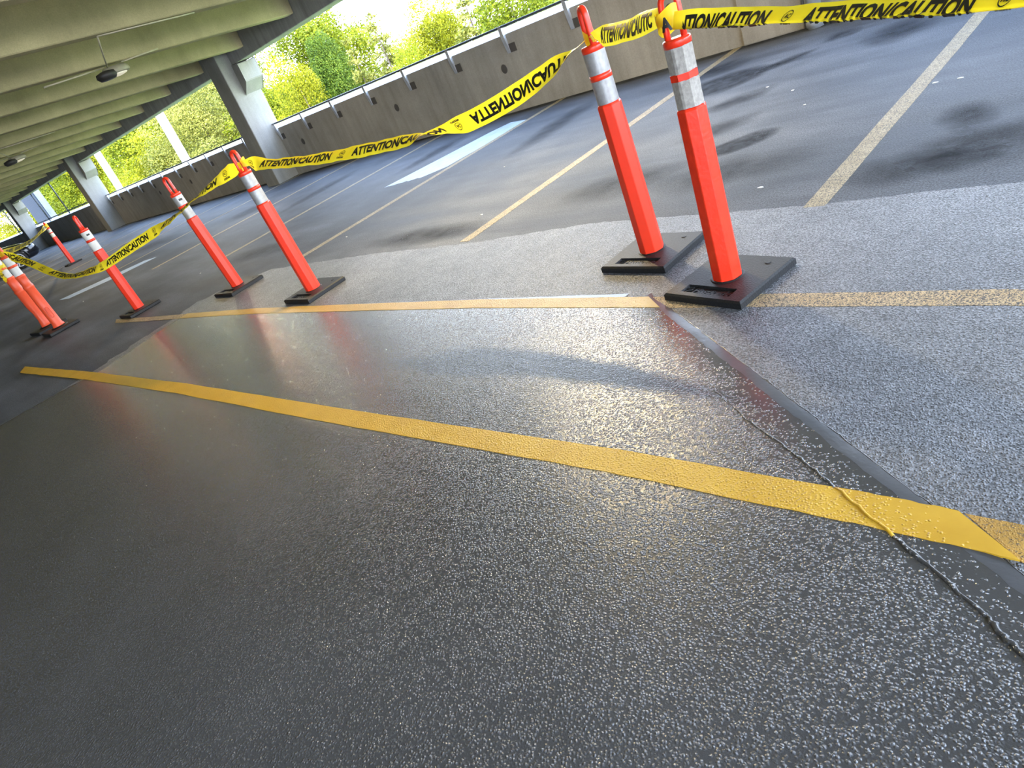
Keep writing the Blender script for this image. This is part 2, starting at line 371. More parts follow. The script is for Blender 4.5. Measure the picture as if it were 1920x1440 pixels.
def stain(cx, cy, rx, ry, rot, strength, seed, soft=0.5):
    q = random.Random(seed); v = [(cx, cy, 0.0012)]; n = 36; fade = [strength]
    for ring, fr in ((1 - soft, strength), (1.0, 0.0)):
        for i in range(n):
            a = 2 * PI * i / n; k = 1 + 0.22 * noise.noise(Vector((math.cos(a) * 1.5, math.sin(a) * 1.5, seed)))
            x = rx * ring * k * math.cos(a); y = ry * ring * k * math.sin(a)
            v.append((cx + x * math.cos(rot) - y * math.sin(rot), cy + x * math.sin(rot) + y * math.cos(rot), 0.0012)); fade.append(fr)
    f = [(0, 1 + i, 1 + (i + 1) % n) for i in range(n)] + [(1 + i, 1 + n + i, 1 + n + (i + 1) % n, 1 + (i + 1) % n) for i in range(n)]
    o = mesh_obj('oil_stain', v, f, M['stain'], floor)
    at = o.data.attributes.new('fade', 'FLOAT', 'POINT'); at.data.foreach_set('value', fade)

# perimeter wall: parapet with its coping sloped up towards the outside
def wall_prof(x0, x1, name, y=WALL_Y, flip=1, z=1.03):
    pr = [(y, 0.0), (y, z), (y + 0.24 * flip, z + 0.075), (y + 0.24 * flip, -0.9), (y, -0.9)]
    n = len(pr); v = [(x0, a, b) for a, b in pr] + [(x1, a, b) for a, b in pr]
    f = [(i, (i + 1) % n, n + (i + 1) % n, n + i) for i in range(n)] + [tuple(range(n)), tuple(reversed(range(n, 2 * n)))]
    o = mesh_obj(name, v, f, M['wall']); o.data.materials.append(M['coping']); o.data.polygons[1].material_index = 1
    return tag(o, kind='structure')
wall_back = wall_prof(-75, 25, 'wall_back')
wall_front_blocker = tag(MB().box(-75, 25, -30.3, -30, -0.3, 5.2).build('wall_front_blocker', M['wall']), kind='structure')  # unseen solid wall, made full height to keep light out from behind
wall_left_blocker = tag(MB().box(-75.3, -75, -30, 8.1, -0.3, 5.2).build('wall_left_blocker', M['wall']), kind='structure')  # unseen end wall, added to shut out bright sky at the far end
# round form-tie plugs in the wall
for x in (-13.6, -10.14, -7.4, -4.6, -1.9, -17.6, -20.3, -23.0):
    v = [(x, WALL_Y - 0.004, 0.61)]; nn = 16
    mb = MB()
    for yy in (WALL_Y - 0.006,):
        mb.add([(x + 0.055 * math.cos(2 * PI * i / nn), yy, 0.61 + 0.06 * math.sin(2 * PI * i / nn)) for i in range(nn)] + [(x + 0.06 * math.cos(2 * PI * i / nn), WALL_Y, 0.61 + 0.066 * math.sin(2 * PI * i / nn)) for i in range(nn)],
               [tuple(range(nn))] + [(i, nn + i, nn + (i + 1) % nn, (i + 1) % nn) for i in range(nn)])
    mb.build('form_tie_plug', M['plate'], wall_back)
# shallow pilaster at the right with a downpipe beside it
tag(MB().box(-3.80, -3.12, 7.77, 8.04, 0.0, 2.42).build('wall_pilaster', M['wall'], None, False, 0.015), kind='structure')

# ceiling: double-tee slabs with stems running to the outer wall
STEM_Z = 2.60; CT = 0.055                # the ceiling rises inwards by 5.5 % against the deck
def cz(y): return STEM_Z + (7.56 - y) * CT
mb = MB(); mb.add([(x, y, cz(y) + d) for d in (0.52, 0.8) for y in (-30, 8.0) for x in (-75, 4.5)], [(0, 2, 3, 1), (4, 5, 7, 6), (0, 1, 5, 4), (2, 6, 7, 3), (0, 4, 6, 2), (1, 3, 7, 5)])
ceiling = tag(mb.build('ceiling', M['ceil']), kind='structure')
stem0 = None
for k in range(-7, 30):
    x = -11.5 - 2.1 * k
    if stem0 is None:
        mb = MB(); pr = [(-0.10, 0.012), (-0.085, 0.0), (0.085, 0.0), (0.10, 0.012), (0.16, 0.52), (-0.16, 0.52)]
        n = len(pr); mb.add([(a, -29.9, b + (7.56 + 29.9) * CT) for a, b in pr] + [(a, 7.56, b) for a, b in pr], [(i, (i + 1) % n, n + (i + 1) % n, n + i) for i in range(n)] + [tuple(range(n)), tuple(reversed(range(n, 2 * n)))])
        stem0 = mb.build('ceiling_stem', M['ceil'], ceiling); o = stem0
    else:
        o = stem0.copy(); C.objects.link(o)
    o.location = (x, 0, STEM_Z)
# outer spandrel beam between the columns (sits on the corbels), with grouted pockets
COLX = [-1.9, -14.46, -28.1, -42.0, -55.6]
for i, cx in enumerate(COLX):
    x1 = COLX[i - 1] - 0.62 if i else 4.5; x0 = cx + 0.12
    if i == 0: x0 = -1.78
    tag(MB().box(x0, x1, 7.57, 7.98, 2.43, 3.42).build('trim_%d' % (i + 1), M['spandrel'], None, False, 0.02), kind='structure')
tag(MB().box(-75, COLX[-1] - 0.55, 7.57, 7.98, 2.43, 3.42).build('trim_6', M['spandrel'], None, False, 0.02), kind='structure')

# columns with corbels, leaning against the sloped deck
def column(x, label):
    root = empty('concrete_column', (x, 7.28, 0))
    root.rotation_euler = (0, TILT, 0)
    MB().box(-0.58, 0.0, 0, 0.66, -0.25, 3.2).build('shaft', M['column'], root, False, 0.02)
    # corbel on the right side: vertical nose over a tapered underside
    for sgn, xo in ((1, 0.0), (-1, -0.58)):
        pr = [(0, 1.84), (0.26 * sgn, 2.08), (0.26 * sgn, 2.425), (0, 2.425)]
        n = 4; mb = MB().add([(xo + a - 0.01 * sgn, 0.27, b) for a, b in pr] + [(xo + a - 0.01 * sgn, 0.70, b) for a, b in pr],
              [(i, (i + 1) % n, n + (i + 1) % n, n + i) for i in range(n)] + [tuple(range(n)), tuple(reversed(range(n, 2 * n)))])
        mb.build('corbel', M['column'], root, False, 0.012)
    return tag(root, label, 'column', 'columns along the outer wall')
column(COLX[1], 'large grey concrete column with corbel, behind the tape and nearest of the visible columns')
column(COLX[2], 'concrete column standing between the second and third wall openings')
column(COLX[3], 'far concrete column at the left edge above the black car')

# guard rails: dark pipe on galvanised brackets fixed to the inside of the parapet
def guard_rail(x0, x1, xs, label):
    root = empty('guard_rail', (x0, WALL_Y, 1.0))
    MB().tube([(0, -0.035, 0.135), (x1 - x0, -0.035, 0.135)], 0.016, 8).build('rail_pipe', M['rail'], root, True)
    b0 = p0 = None
    for x in xs:
        if b0 is None:
            mb = MB()
            pr = [(0.0, -0.21), (-0.012, -0.215), (-0.045, -0.02), (-0.05, 0.15), (-0.02, 0.15), (-0.002, 0.03)]
            n = len(pr); mb.add([(-0.03, a, b) for a, b in pr] + [(0.03, a, b) for a, b in pr], [(i, (i + 1) % n, n + (i + 1) % n, n + i) for i in range(n)] + [tuple(range(n)), tuple(reversed(range(n, 2 * n)))])
            b0 = mb.build('bracket', M['galv'], root); b = b0
            p0 = MB().box(0.03, 0.15, -0.008, 0.0, -0.215, -0.10).build('dark_square', M['plate'], root); p = p0  # thin dark square on the wall, right of the bracket foot
        else:
            b = b0.copy(); C.objects.link(b); p = p0.copy(); C.objects.link(p)
        b.location = (x - x0, 0, 0); p.location = (x - x0, 0, 0)
    return tag(root, label, 'railing', 'rails on the parapet')
guard_rail(-14.42, -2.0, [-14.33 + 1.19 * k for k in range(11)], 'dark pipe rail on steel brackets along the nearest stretch of parapet')
guard_rail(-28.06, -15.1, [-27.95 + 1.19 * k for k in range(11)], 'dark pipe rail on steel brackets in the second opening, between the two columns')
# metal guard frame in the third opening
gf = empty('metal_fence', (-47.0, 7.9, 1.05))
MB().tube([(0, 0, 0.12), (18.4, 0, 0.12)], 0.025, 6).build('rail_pipe', M['rail'], gf, True)
MB().tube([(0, 0, 1.62), (18.4, 0, 1.62)], 0.025, 6).build('rail_pipe', M['rail'], gf, True)
for x in (0.2, 4.4, 8.45, 12.5, 16.6): MB().tube([(x, 0, 0.0), (x, 0, 1.72)], 0.03, 6).build('post', M['rail'], gf, True)
tag(gf, 'black metal fence in the far opening with the blue-grey tower behind', 'fence')
# downpipe beside the pilaster
dp = empty('downpipe', (-2.98, 7.70, 0))
MB().lathe([(0.075, 0.0), (0.075, 2.9)], 20).build('pipe', M['galv'], dp, True)
MB().lathe([(0.088, 0.02), (0.088, 0.12)], 20).build('collar', M['galv'], dp, True)
tag(dp, 'grey round downpipe beside the wall pilaster behind the tape at top right', 'pipe')

# ------------------------------------------------------------------ ceiling lights
M['lamp_body'] = simple('grey_luminaire_housing', (0.42, 0.37, 0.27), 0.5, 0.2)
M['lamp_dark'] = simple('dark_luminaire_casting', (0.05, 0.045, 0.04), 0.5, 0.3)
M['conduit'] = simple('painted_conduit', (0.62, 0.54, 0.36), 0.5)
ml, ntl, pl = newmat('luminaire_lens'); pl.inputs['Base Color'].default_value = (0.5, 0.5, 0.48, 1); pl.inputs['Emission Color'].default_value = (1.0, 0.86, 0.55, 1); pl.inputs['Emission Strength'].default_value = 0.2
M['lens'] = ml
def luminaire(x, y, label):
    root = empty('ceiling_light', (x, y, cz(y) - 0.02))
    h = MB(); n = 24   # oval canopy housing
    prof = [(0.02, -0.02), (0.13, -0.03), (0.165, -0.07), (0.17, -0.115), (0.15, -0.135)]
    h.lathe(prof, n); h.v = [Vector((v.x * 0.78, v.y * 1.25, v.z)) for v in h.v]
    h.build('housing', M['lamp_body'], root, True)
    d = MB().lathe([(0.06, -0.06), (0.145, -0.08), (0.16, -0.13), (0.12, -0.175), (0.03, -0.18)], n)
    d.v = [Vector((v.x * 0.9 + 0.05, v.y * 0.95 - 0.17, v.z)) for v in d.v]; d.build('driver_box', M['lamp_dark'], root, True)
    l = MB().lathe([(0.14, -0.13), (0.12, -0.15), (0.06, -0.165), (0.01, -0.168)], n); l.v = [Vector((v.x * 0.8 , v.y * 1.15, v.z)) for v in l.v]
    l.build('lens', M['lens'], root, True)
    MB().tube([(0, -1.0, 0.0), (0, -0.12, -0.01)], 0.012, 6).build('conduit', M['conduit'], root, True)
    MB().tube([(0, 0.15, -0.01), (0, 0.75, 0.0)], 0.012, 6).build('conduit', M['conduit'], root, True)
    MB().tube([(2.0, -0.72, 0.06), (1.0, -0.4, 0.03), (0.06, -0.1, -0.03)], 0.011, 6).build('conduit', M['conduit'], root, True)
    MB().tube([(2.0, -0.72, 0.06), (2.0, 0.55, -0.01)], 0.014, 6).build('conduit', M['conduit'], root, True)
    ld = bpy.data.lights.new('lamp', 'AREA'); ld.shape = 'DISK'; ld.size = 0.11; ld.energy = 75 if x > -6 else 25; ld.color = (1.0, 0.78, 0.42)
    lo = bpy.data.objects.new('lamp', ld); C.objects.link(lo); lo.parent = root; lo.location = (0, 0, -0.20)
    return tag(root, label, 'ceiling light', 'lights under the ceiling')
for x, lb in ((-4.15, 'ceiling light overhead beyond the top edge, reflected in the glossy floor'), (-11.4, 'round grey ceiling light hanging under the beams at upper left'), (-19.9, 'small far ceiling light under the second bay beams'), (-28.3, 'tiny far ceiling light under the third bay beams')):
    luminaire(x, 4.3, lb)

# ================================================================== DELINEATOR POSTS
def text_tris(body, size=1.0, bold=0.02, xs=1.0, shear=0.0, split=True):
    cu = bpy.data.curves.new('t', 'FONT'); cu.body = body; cu.size = size; cu.offset = bold; cu.shear = shear; cu.resolution_u = 3
    o = bpy.data.objects.new('t', cu); C.objects.link(o); bpy.context.view_layer.update()
    me = o.evaluated_get(bpy.context.evaluated_depsgraph_get()).to_mesh(); me.calc_loop_triangles()
    v = [(p.co.x * xs, p.co.y) for p in me.vertices]; f = [tuple(t.vertices) for t in me.loop_triangles]
    bpy.data.objects.remove(o); bpy.data.curves.remove(cu)
    for _ in range(3 if split else 0):
        g = []
        for t in f:
            P = [v[i] for i in t]
            if max(math.dist(P[0], P[1]), math.dist(P[1], P[2]), math.dist(P[2], P[0])) < 0.22: g.append(t); continue
            k = len(v); v += [((P[i][0] + P[(i + 1) % 3][0]) / 2, (P[i][1] + P[(i + 1) % 3][1]) / 2) for i in range(3)]
            g += [(t[0], k, k + 2), (k, t[1], k + 1), (k + 2, k + 1, t[2]), (k, k + 1, k + 2)]
        f = g
    x0 = min(p[0] for p in v); x1 = max(p[0] for p in v); y0 = min(p[1] for p in v); y1 = max(p[1] for p in v)
    return [(a - x0, b - y0) for a, b in v], f, x1 - x0, y1 - y0

BV, BF, BW, BH = text_tris('Plasticade', 1.0, 0.03, 1.0, 0.3, False)
def base_plate(root, w=0.40, d=0.38, h=0.038):
    """square rubber base: bevelled slab with a sunken name plate at the front and a ring round the tube"""
    rx0, rx1, ry0, ry1 = -0.13, 0.12, -0.155, -0.095; zr = h - 0.012
    X = [-w / 2, rx0, rx1, w / 2]; Y = [-d / 2, ry0, ry1, d / 2]
    c = 0.008
    mb = MB(); v = []; f = []
    # top face as 3x3 grid without the middle-bottom cell
    idx = {}
    for j, y in enumerate(Y):
        for i, x in enumerate(X):
            ex = x + (c if i == 0 else -c if i == 3 else 0); ey = y + (c if j == 0 else -c if j == 3 else 0)
            idx[i, j] = len(v); v.append((ex, ey, h))
    for j in range(3):
        for i in range(3):
            if (i, j) == (1, 1): continue
            f.append((idx[i, j], idx[i + 1, j], idx[i + 1, j + 1], idx[i, j + 1]))
    k = len(v); v += [(rx0 + 0.004, ry0 + 0.004, zr), (rx1 - 0.004, ry0 + 0.004, zr), (rx1 - 0.004, ry1 - 0.004, zr), (rx0 + 0.004, ry1 - 0.004, zr)]
    q = [idx[1, 1], idx[2, 1], idx[2, 2], idx[1, 2]]
    for a in range(4): f.append((q[a], q[(a + 1) % 4], k + (a + 1) % 4, k + a))
    f.append((k, k + 1, k + 2, k + 3))
    # sides: bevel ring, wall, underside
    ring = [idx[i, 0] for i in range(4)] + [idx[3, j] for j in (1, 2, 3)] + [idx[i, 3] for i in (2, 1, 0)] + [idx[0, j] for j in (2, 1)]
    prev = ring
    for off, z in ((0.0, h - c), (0.0, 0.006), (0.006, 0.0)):
        nr = []
        for a in ring:
            x, y, _ = v[a]; sx = x; sy = y
            if abs(abs(x) - (w / 2 - c)) < 1e-6: sx = math.copysign(w / 2 - off, x)
            if abs(abs(y) - (d / 2 - c)) < 1e-6: sy = math.copysign(d / 2 - off, y)
            nr.append(len(v)); v.append((sx, sy, z))
        n = len(ring)
        for a in range(n): f.append((prev[a], nr[a], nr[(a + 1) % n], prev[(a + 1) % n]))
        prev = nr
    f.append(tuple(prev))
    o = mesh_obj('base_plate', v, f, M['rubber'], root)
    s = 0.036 / BH; sx = min(s, 0.19 / BW)
    lv = [(-0.085 + a * sx, -0.143 + b * s, zr + 0.004) for a, b in BV]; lb = [(a, b, zr - 0.001) for a, b, _ in lv]
    e = {}
    for t in BF:
        for a, b in ((t[0], t[1]), (t[1], t[2]), (t[2], t[0])): e[(a, b)] = 1
    side = [(a, b, b + len(lv), a + len(lv)) for a, b in e if (b, a) not in e]
    mesh_obj('embossed_name', lv + lb, list(BF) + [tuple(reversed(q)) for q in side], M['rubber'], o)
    em = MB().tube([(-0.118, -0.116, zr + 0.004), (-0.095, -0.108, zr + 0.004), (-0.09, -0.125, zr + 0.004), (-0.115, -0.14, zr + 0.004)], 0.004, 5)
    em.build('embossed_mark', M['rubber'], o)
    MB().lathe([(0.072, h - 0.001), (0.069, h + 0.0035), (0.060, h + 0.003)], 28, 0, 0, False, False).build('socket_rim', M['rubber'], o, True)
    MB().lathe([(0.013, h - 0.001), (0.012, h + 0.003)], 12, 0.11, 0.13).build('stud', M['rubber'], o)
    return o
def handle(root, z, mat, rot, wd=0.030, ht=0.155, r=0.0115, sq=(1.0, 1.35)):
    path = [(-wd, 0, z - 0.03), (-wd, 0, z + 0.03), (-wd, 0, z + ht - 0.05)]
    for i in range(1, 12):
        a = PI - PI * i / 12; path.append((wd * math.cos(a), 0, z + ht - 0.045 + 0.036 * math.sin(a)))
    path += [(wd, 0, z + ht - 0.05), (wd, 0, z + 0.03), (wd, 0, z - 0.03)]
    o = MB().tube(path, r, 10, True, sq).build('handle', mat, root, True); o.rotation_euler = (0, 0, rot); return o
def post_facet(x, y, rz, label, sheet, body, turn=0.0, lean=(0, 0), hrot=0.3, sides=8, label_band=False, fine=False, zs=1.0):
    root = empty('delineator_post', (x, y, 0.0), rz)
    base_plate(root)
    st = empty('upright', (0, 0, 0.0)); st.parent = root
    st.rotation_euler = (lean[0], lean[1], 0)
    # the upright is rigid: its pieces hang from the tube itself
    t = MB().lathe([(0.058, 0.012), (0.0635, 0.02), (0.0635, 0.05), (0.058, 0.74), (0.0575, 0.778), (0.053, 0.787), (0.047, 0.787)], sides, 0, 0, True, True, turn).build('tube', body, root, False, 0.0025, 1)
    t.rotation_euler = (lean[0], lean[1], 0); t.scale = (1, 1, zs)
    bpy.data.objects.remove(st)
    MB().lathe([(0.0475, 0.78), (0.0470, 1.02)], 24).build('sleeve', body, t, True)
    sid = 10 if fine else 24
    rj = random.Random(int(abs(x) * 100))
    def sheetm(z0, z1):
        mb = MB(); n = sid * 3 if fine else 24; rows = 5; vs = []
        for k in range(rows):
            z = z0 + (z1 - z0) * k / (rows - 1)
            for i in range(n):
                a = 2 * PI * i / n + turn
                rad = 0.0505
                if fine:
                    seg = 2 * PI / 8; rad = 0.0525 * math.cos(seg / 2) / math.cos(((a - turn) % seg) - seg / 2) ; rad += rj.uniform(-0.0004, 0.0008) + (0.002 if i in (0, 1) else 0)
                vs.append((rad * math.cos(a), rad * math.sin(a), z + (rj.uniform(-0.002, 0.002) if fine and k in (0, rows - 1) else 0)))
        fs = [(k * n + i, k * n + (i + 1) % n, (k + 1) * n + (i + 1) % n, (k + 1) * n + i) for k in range(rows - 1) for i in range(n)]
        mb.add(vs, fs); mb.build('reflective_band', sheet, t, not fine)
    sheetm(0.788, 0.892); sheetm(0.918, 1.012)
    rk = 8 if fine else 24; rq = 0.0532 if fine else 0.0508
    MB().lathe([(rq - 0.003, 0.8922), (rq, 0.8926), (rq, 0.9174), (rq - 0.003, 0.9178)], rk, 0, 0, True, True, turn if fine else 0).build('collar_ring', body, t, not fine)
    MB().lathe([(0.047, 1.010), (0.0512, 1.012), (0.0515, 1.032), (0.049, 1.038), (0.03, 1.041)], 24).build('cap', body, t, True)
    handle(t, 1.045, body, hrot)
    if label_band:   # dark printed patch on the upper band, facing the camera side
        a0 = math.atan2(-y, -x) - rz + 0.25; vs = []
        for k in range(5):
            a = a0 - 0.36 + k * 0.18
            for z in (0.962, 0.98): vs.append((0.0512 * math.cos(a), 0.0512 * math.sin(a), z))
        mesh_obj('printed_mark', vs, [(2 * k, 2 * k + 2, 2 * k + 3, 2 * k + 1) for k in range(4)], M['black'], t)
    return tag(root, label, 'traffic post', 'faceted red-orange posts')
P1 = post_facet(-1.409, 2.35, math.radians(-11), 'nearest faceted red-orange post with worn grey bands, on the foremost square black base', M['reflg'], M['orange_dirty'], 0.25, (-0.018, 0.013), 0.45, 8, False, True, 0.96)
P2 = post_facet(-1.97, 2.658, math.radians(-4), 'second red-orange post with shiny silver bands, close behind the nearest post', M['refl'], M['orange'], 0.1, (0, 0), -0.55)
P3 = post_facet(-5.03, 2.346, math.radians(1), 'red-orange post holding the tape at its handle, before the large column', M['refl'], M['orange'], 0.3, (0.012, -0.014), 0.25)
P4 = post_facet(-6.80, 2.47, math.radians(3), 'red-orange post with a dark mark on its silver band, behind the sagging tape', M['refl'], M['orange'], 0.2, (0.030, -0.036), 0.35, 8, True)
P5 = post_facet(-8.683, 1.998, math.radians(2), 'red-orange post with white bands crossed by the lowest part of the tape', M['white'], M['orange'], 0.3, (0, 0), -0.6, 8, True)
P6 = post_facet(-21.4, 4.22, math.radians(2), 'distant red-orange post with white bands standing by the black car', M['white'], M['orange'], 0.0, (0, 0), 0.2)

def post_round(x, y, rz, label, prof, slot):
    root = empty('delineator_post', (x, y, 0.0), rz)
    b = MB().box(-0.22, 0.22, -0.2, 0.2, 0.0, 0.045).build('base_plate', M['rubber'], root, False, 0.012)
    MB().lathe([(0.11, 0.044), (0.10, 0.058), (0.075, 0.06)], 20, 0, 0, False, True).build('socket_rim', M['rubber'], b, True)
    t = MB().lathe(prof, 28).build('tube', M['orange2'], root, True)
    for z0, z1 in ((0.815, 0.925), (0.955, 1.055)):
        MB().lathe([(0.0535, z0), (0.0535, z1)], 28, 0, 0, False, False).build('reflective_band', M['white'], t, True)
    MB().lathe([(0.05, 0.925), (0.060, 0.928), (0.060, 0.952), (0.05, 0.955)], 28).build('collar_ring', M['orange2'], t, True)
    handle(t, 1.075, M['orange2'], 0.4, 0.032, 0.15)
    if slot:
        a0 = math.atan2(-y, -x) - rz + 0.15; vs = []; fs = []; n = 10
        # oval hand slot: raised rim and sunken floor on the camera side
        def P(u, z, r): return (r * math.cos(a0 + u), r * math.sin(a0 + u), z)
        loop = []
        for i in range(24):
            a = 2 * PI * i / 24; loop.append((0.36 * math.cos(a), 0.265 + 0.045 * math.copysign(1, math.sin(a)) * (1 if abs(math.sin(a)) > 0.05 else 0) + 0.03 * math.sin(a)))
        MB().tube([P(u, z, 0.0655) for u, z in loop] + [P(*loop[0], 0.0655)], 0.005, 5, False).build('slot_rim', M['orange2'], t, True)
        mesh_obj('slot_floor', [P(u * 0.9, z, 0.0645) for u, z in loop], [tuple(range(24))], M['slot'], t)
    return tag(root, label, 'traffic post', 'round orange posts')
P7 = post_round(-10.609, 1.477, 0.05, 'round orange post with an oval slot near its base and white bands', [(0.06, 0.04), (0.078, 0.05), (0.074, 0.075), (0.064, 0.1), (0.0625, 0.4), (0.059, 0.62), (0.064, 0.63), (0.064, 0.66), (0.057, 0.67), (0.057, 0.78), (0.061, 0.79), (0.061, 0.812), (0.051, 0.815), (0.051, 1.06), (0.058, 1.062), (0.058, 1.085), (0.03, 1.09)], True)
P8 = post_round(-11.311, 1.455, 0.12, 'round orange post with a narrowed foot, leftmost, crumpled tape on its white bands', [(0.06, 0.04), (0.07, 0.05), (0.062, 0.1), (0.052, 0.16), (0.052, 0.28), (0.066, 0.36), (0.064, 0.58), (0.069, 0.59), (0.069, 0.615), (0.062, 0.625), (0.059, 0.78), (0.064, 0.79), (0.064, 0.812), (0.051, 0.815), (0.051, 1.06), (0.058, 1.062), (0.058, 1.085), (0.03, 1.09)], False)

# ================================================================== CAUTION TAPE
TV, TF, TW, TH = text_tris('ATTENTION/CAUTION', 1.0, 0.045, 0.8)
EV, EF, EW, EH = text_tris('AC', 1.0, 0.04, 0.8)
LV, LF, LW, LH = text_tris('DEEM', 1.0, 0.04, 1.0)
PHRASE = 0.80; PERIOD = 1.02; CAPH = 0.062
def phrase_shapes():
    """letters and the round emblem of one repeat, flat in (u, v)"""
    out = []
    out.append(([(a / TW * PHRASE, b / TH * CAPH - CAPH / 2) for a, b in TV], TF))
    cx = PHRASE + 0.11; n = 18   # emblem: ring with two slanted strokes above a small word
    ring = []
    for r in (0.024, 0.0205): ring += [(cx + r * math.cos(2 * PI * i / n), 0.008 + r * math.sin(2 * PI * i / n)) for i in range(n)]
    out.append((ring, [(i, (i + 1) % n, n + (i + 1) % n) for i in range(n)] + [(i, n + (i + 1) % n, n + i) for i in range(n)]))
    out.append(([(cx - 0.015 + a / EW * 0.03, -0.002 + b / EH * 0.02) for a, b in EV], EF))
    out.append(([(cx - 0.028 + a / LW * 0.056, -0.035 + b / LH * 0.014) for a, b in LV], LF))
    return out
SHAPES = phrase_shapes()
def sample(ctrl, step):
    """Catmull-Rom through (x, y, z, twist) control points at an even arc-length step"""
    P = [Vector(c[:3]) for c in ctrl]; A = [c[3] for c in ctrl]; pts = []
    n = len(P)
    for i in range(n - 1):
        p0, p1, p2, p3 = P[max(i - 1, 0)], P[i], P[i + 1], P[min(i + 2, n - 1)]
        m = max(4, int((p2 - p1).length / step))
        for k in range(m):
            t = k / m; q = 0.5 * ((2 * p1) + (p2 - p0) * t + (2 * p0 - 5 * p1 + 4 * p2 - p3) * t * t + (3 * p1 - p0 - 3 * p2 + p3) * t ** 3)
            s = t * t * (3 - 2 * t); pts.append((q, A[i] * (1 - s) + A[i + 1] * s))
    pts.append((P[-1], A[-1])); return pts
def tape(ctrl, label, width=0.098, fold=None, curl=0.006, offset=0.0, pinch=(0.35, 0.35), wrinkle=0.002, group='caution tape runs', ls=1.0):
    """ribbon from left to right; fold = v above which the film is folded down behind itself"""
    pts = sample(ctrl, 0.02); S = [0.0]
    for i in range(1, len(pts)): S.append(S[-1] + (pts[i][0] - pts[i - 1][0]).length)
    L = S[-1]; fr = []
    for i, (p, a) in enumerate(pts):
        t = (pts[min(i + 1, len(pts) - 1)][0] - pts[max(i - 1, 0)][0]).normalized()
        up = Vector((0, 0, 1)); up = (up - t * up.dot(t)).normalized(); nn = t.cross(up); a = math.radians(a)
        fr.append((p, up * math.cos(a) + nn * math.sin(a), nn * math.cos(a) - up * math.sin(a)))
    sd = len(ctrl) * 1.7 + offset
    def at(s, v, off=0.0):
        s = min(max(s, 0.0), L - 1e-6); lo, hi = 0, len(S) - 1
        while hi - lo > 1:
            mid = (lo + hi) // 2
            if S[mid] <= s: lo = mid
            else: hi = mid
        k = (s - S[lo]) / (S[hi] - S[lo]); a, b = fr[lo], fr[hi]
        p = a[0].lerp(b[0], k); W = a[1].lerp(b[1], k).normalized(); Nn = a[2].lerp(b[2], k).normalized()
        e = 1.0
        if s < 0.12: e = min(e, pinch[0] + (1 - pinch[0]) * s / 0.12)
        if L - s < 0.12: e = min(e, pinch[1] + (1 - pinch[1]) * (L - s) / 0.12)
        q = v / (width / 2)
        wv, nv = v, curl * (1 - q * q)
        if fold is not None and v < fold:
            d = fold - v; wv = fold + d * 1.1; nv = -0.006 - 0.012 * min(1, d / 0.03)
        nv += wrinkle * math.sin(s * 41 + q * 1.3 + sd) + wrinkle * 1.4 * math.sin(s * 17 + q * 2.2 + sd * 2)
        return p + W * (wv * e) + Nn * (nv * e + off)
    root = empty('caution_tape', at(0, 0)); inv = root.location.copy()
    nv = 12; ns = len(pts); V = []; F = []
    for s in S:
        for j in range(nv + 1): V.append(at(s, -width / 2 + width * j / nv) - inv)
    for i in range(ns - 1):
        for j in range(nv): a = i * (nv + 1) + j; F.append((a, a + nv + 1, a + nv + 2, a + 1))
    mesh_obj('film', V, F, M['tape'], root, True)
    # printed lettering, showing on both faces of the film
    tv = []; tf = []; k0 = -2
    for rep in range(k0, int(L / PERIOD / ls) + 3):
        for sv, sf in SHAPES:
            us = [(u + rep * PERIOD) * ls + offset for u, _ in sv]
            if max(us) < 0.06 or min(us) > L - 0.06: continue
            for side in (0.0013, -0.0013):
                ok = {}
                for i, (u, v) in enumerate(sv):
                    uu = us[i]
                    if 0.05 < uu < L - 0.05: ok[i] = len(tv); tv.append(at(uu, v, side) - inv)
                tf += [tuple(ok[i] for i in f) for f in sf if all(i in ok for i in f)]
    if tf: mesh_obj('lettering', tv, tf, M['black'], root)['kind'] = 'stuff'
    return tag(root, label, 'caution tape', group)
def tie(parent_tape, x, y, z, rx, ry, h, rz, seed, letter=False):
    """film wound round a handle: a crumpled band of the same tape"""
    q = random.Random(seed); n = 28; rows = 5; V = []; F = []
    inv = parent_tape.location
    for k in range(rows):
        for i in range(n):
            a = 2 * PI * i / n; j = 1 + 0.12 * noise.noise(Vector((math.cos(a) * 2, math.sin(a) * 2, k * 0.7 + seed)))
            px, py = rx * j * math.cos(a), ry * j * math.sin(a)
            zz = (k / (rows - 1) - 0.5) * h * (1 + 0.35 * math.sin(a * 2 + seed)) + 0.012 * math.sin(a + seed)
            V.append(Vector((x + px * math.cos(rz) - py * math.sin(rz), y + px * math.sin(rz) + py * math.cos(rz), z + zz)) - inv)
    for k in range(rows - 1):
        for i in range(n): F.append((k * n + i, k * n + (i + 1) % n, (k + 1) * n + (i + 1) % n, (k + 1) * n + i))
    t = mesh_obj('knot', V, F, M['tape'], parent_tape, True)
    if letter:
        av, af, aw, ah = text_tris('A', 1.0, 0.05)
        cam_a = math.atan2(-y, -x) - 0.25; rr2 = max(rx, ry) + 0.006
        LVv = []
        for u, v in av:
            a = cam_a + (u / aw - 0.5) * 0.75; LVv.append(Vector((x + rr2 * math.cos(a), y + rr2 * math.sin(a), z - h * 0.45 + v / ah * h * 0.75)) - inv)
        mesh_obj('lettering', LVv, af, M['black'], parent_tape)
    return t
t1 = tape([(-1.385, 2.345, 1.043, -8), (-1.15, 2.28, 1.006, -52), (-0.89, 2.2, 0.966, -62), (-0.33, 2.0, 0.896, -62), (0.35, 1.8, 0.87, -58), (1.2, 1.6, 0.88, -10)], 'caution tape running right from the nearest post to the edge, folded over itself', 0.098, -0.018, 0.003, -0.076, (0.85, 0.6), 0.0015, ls=0.6)
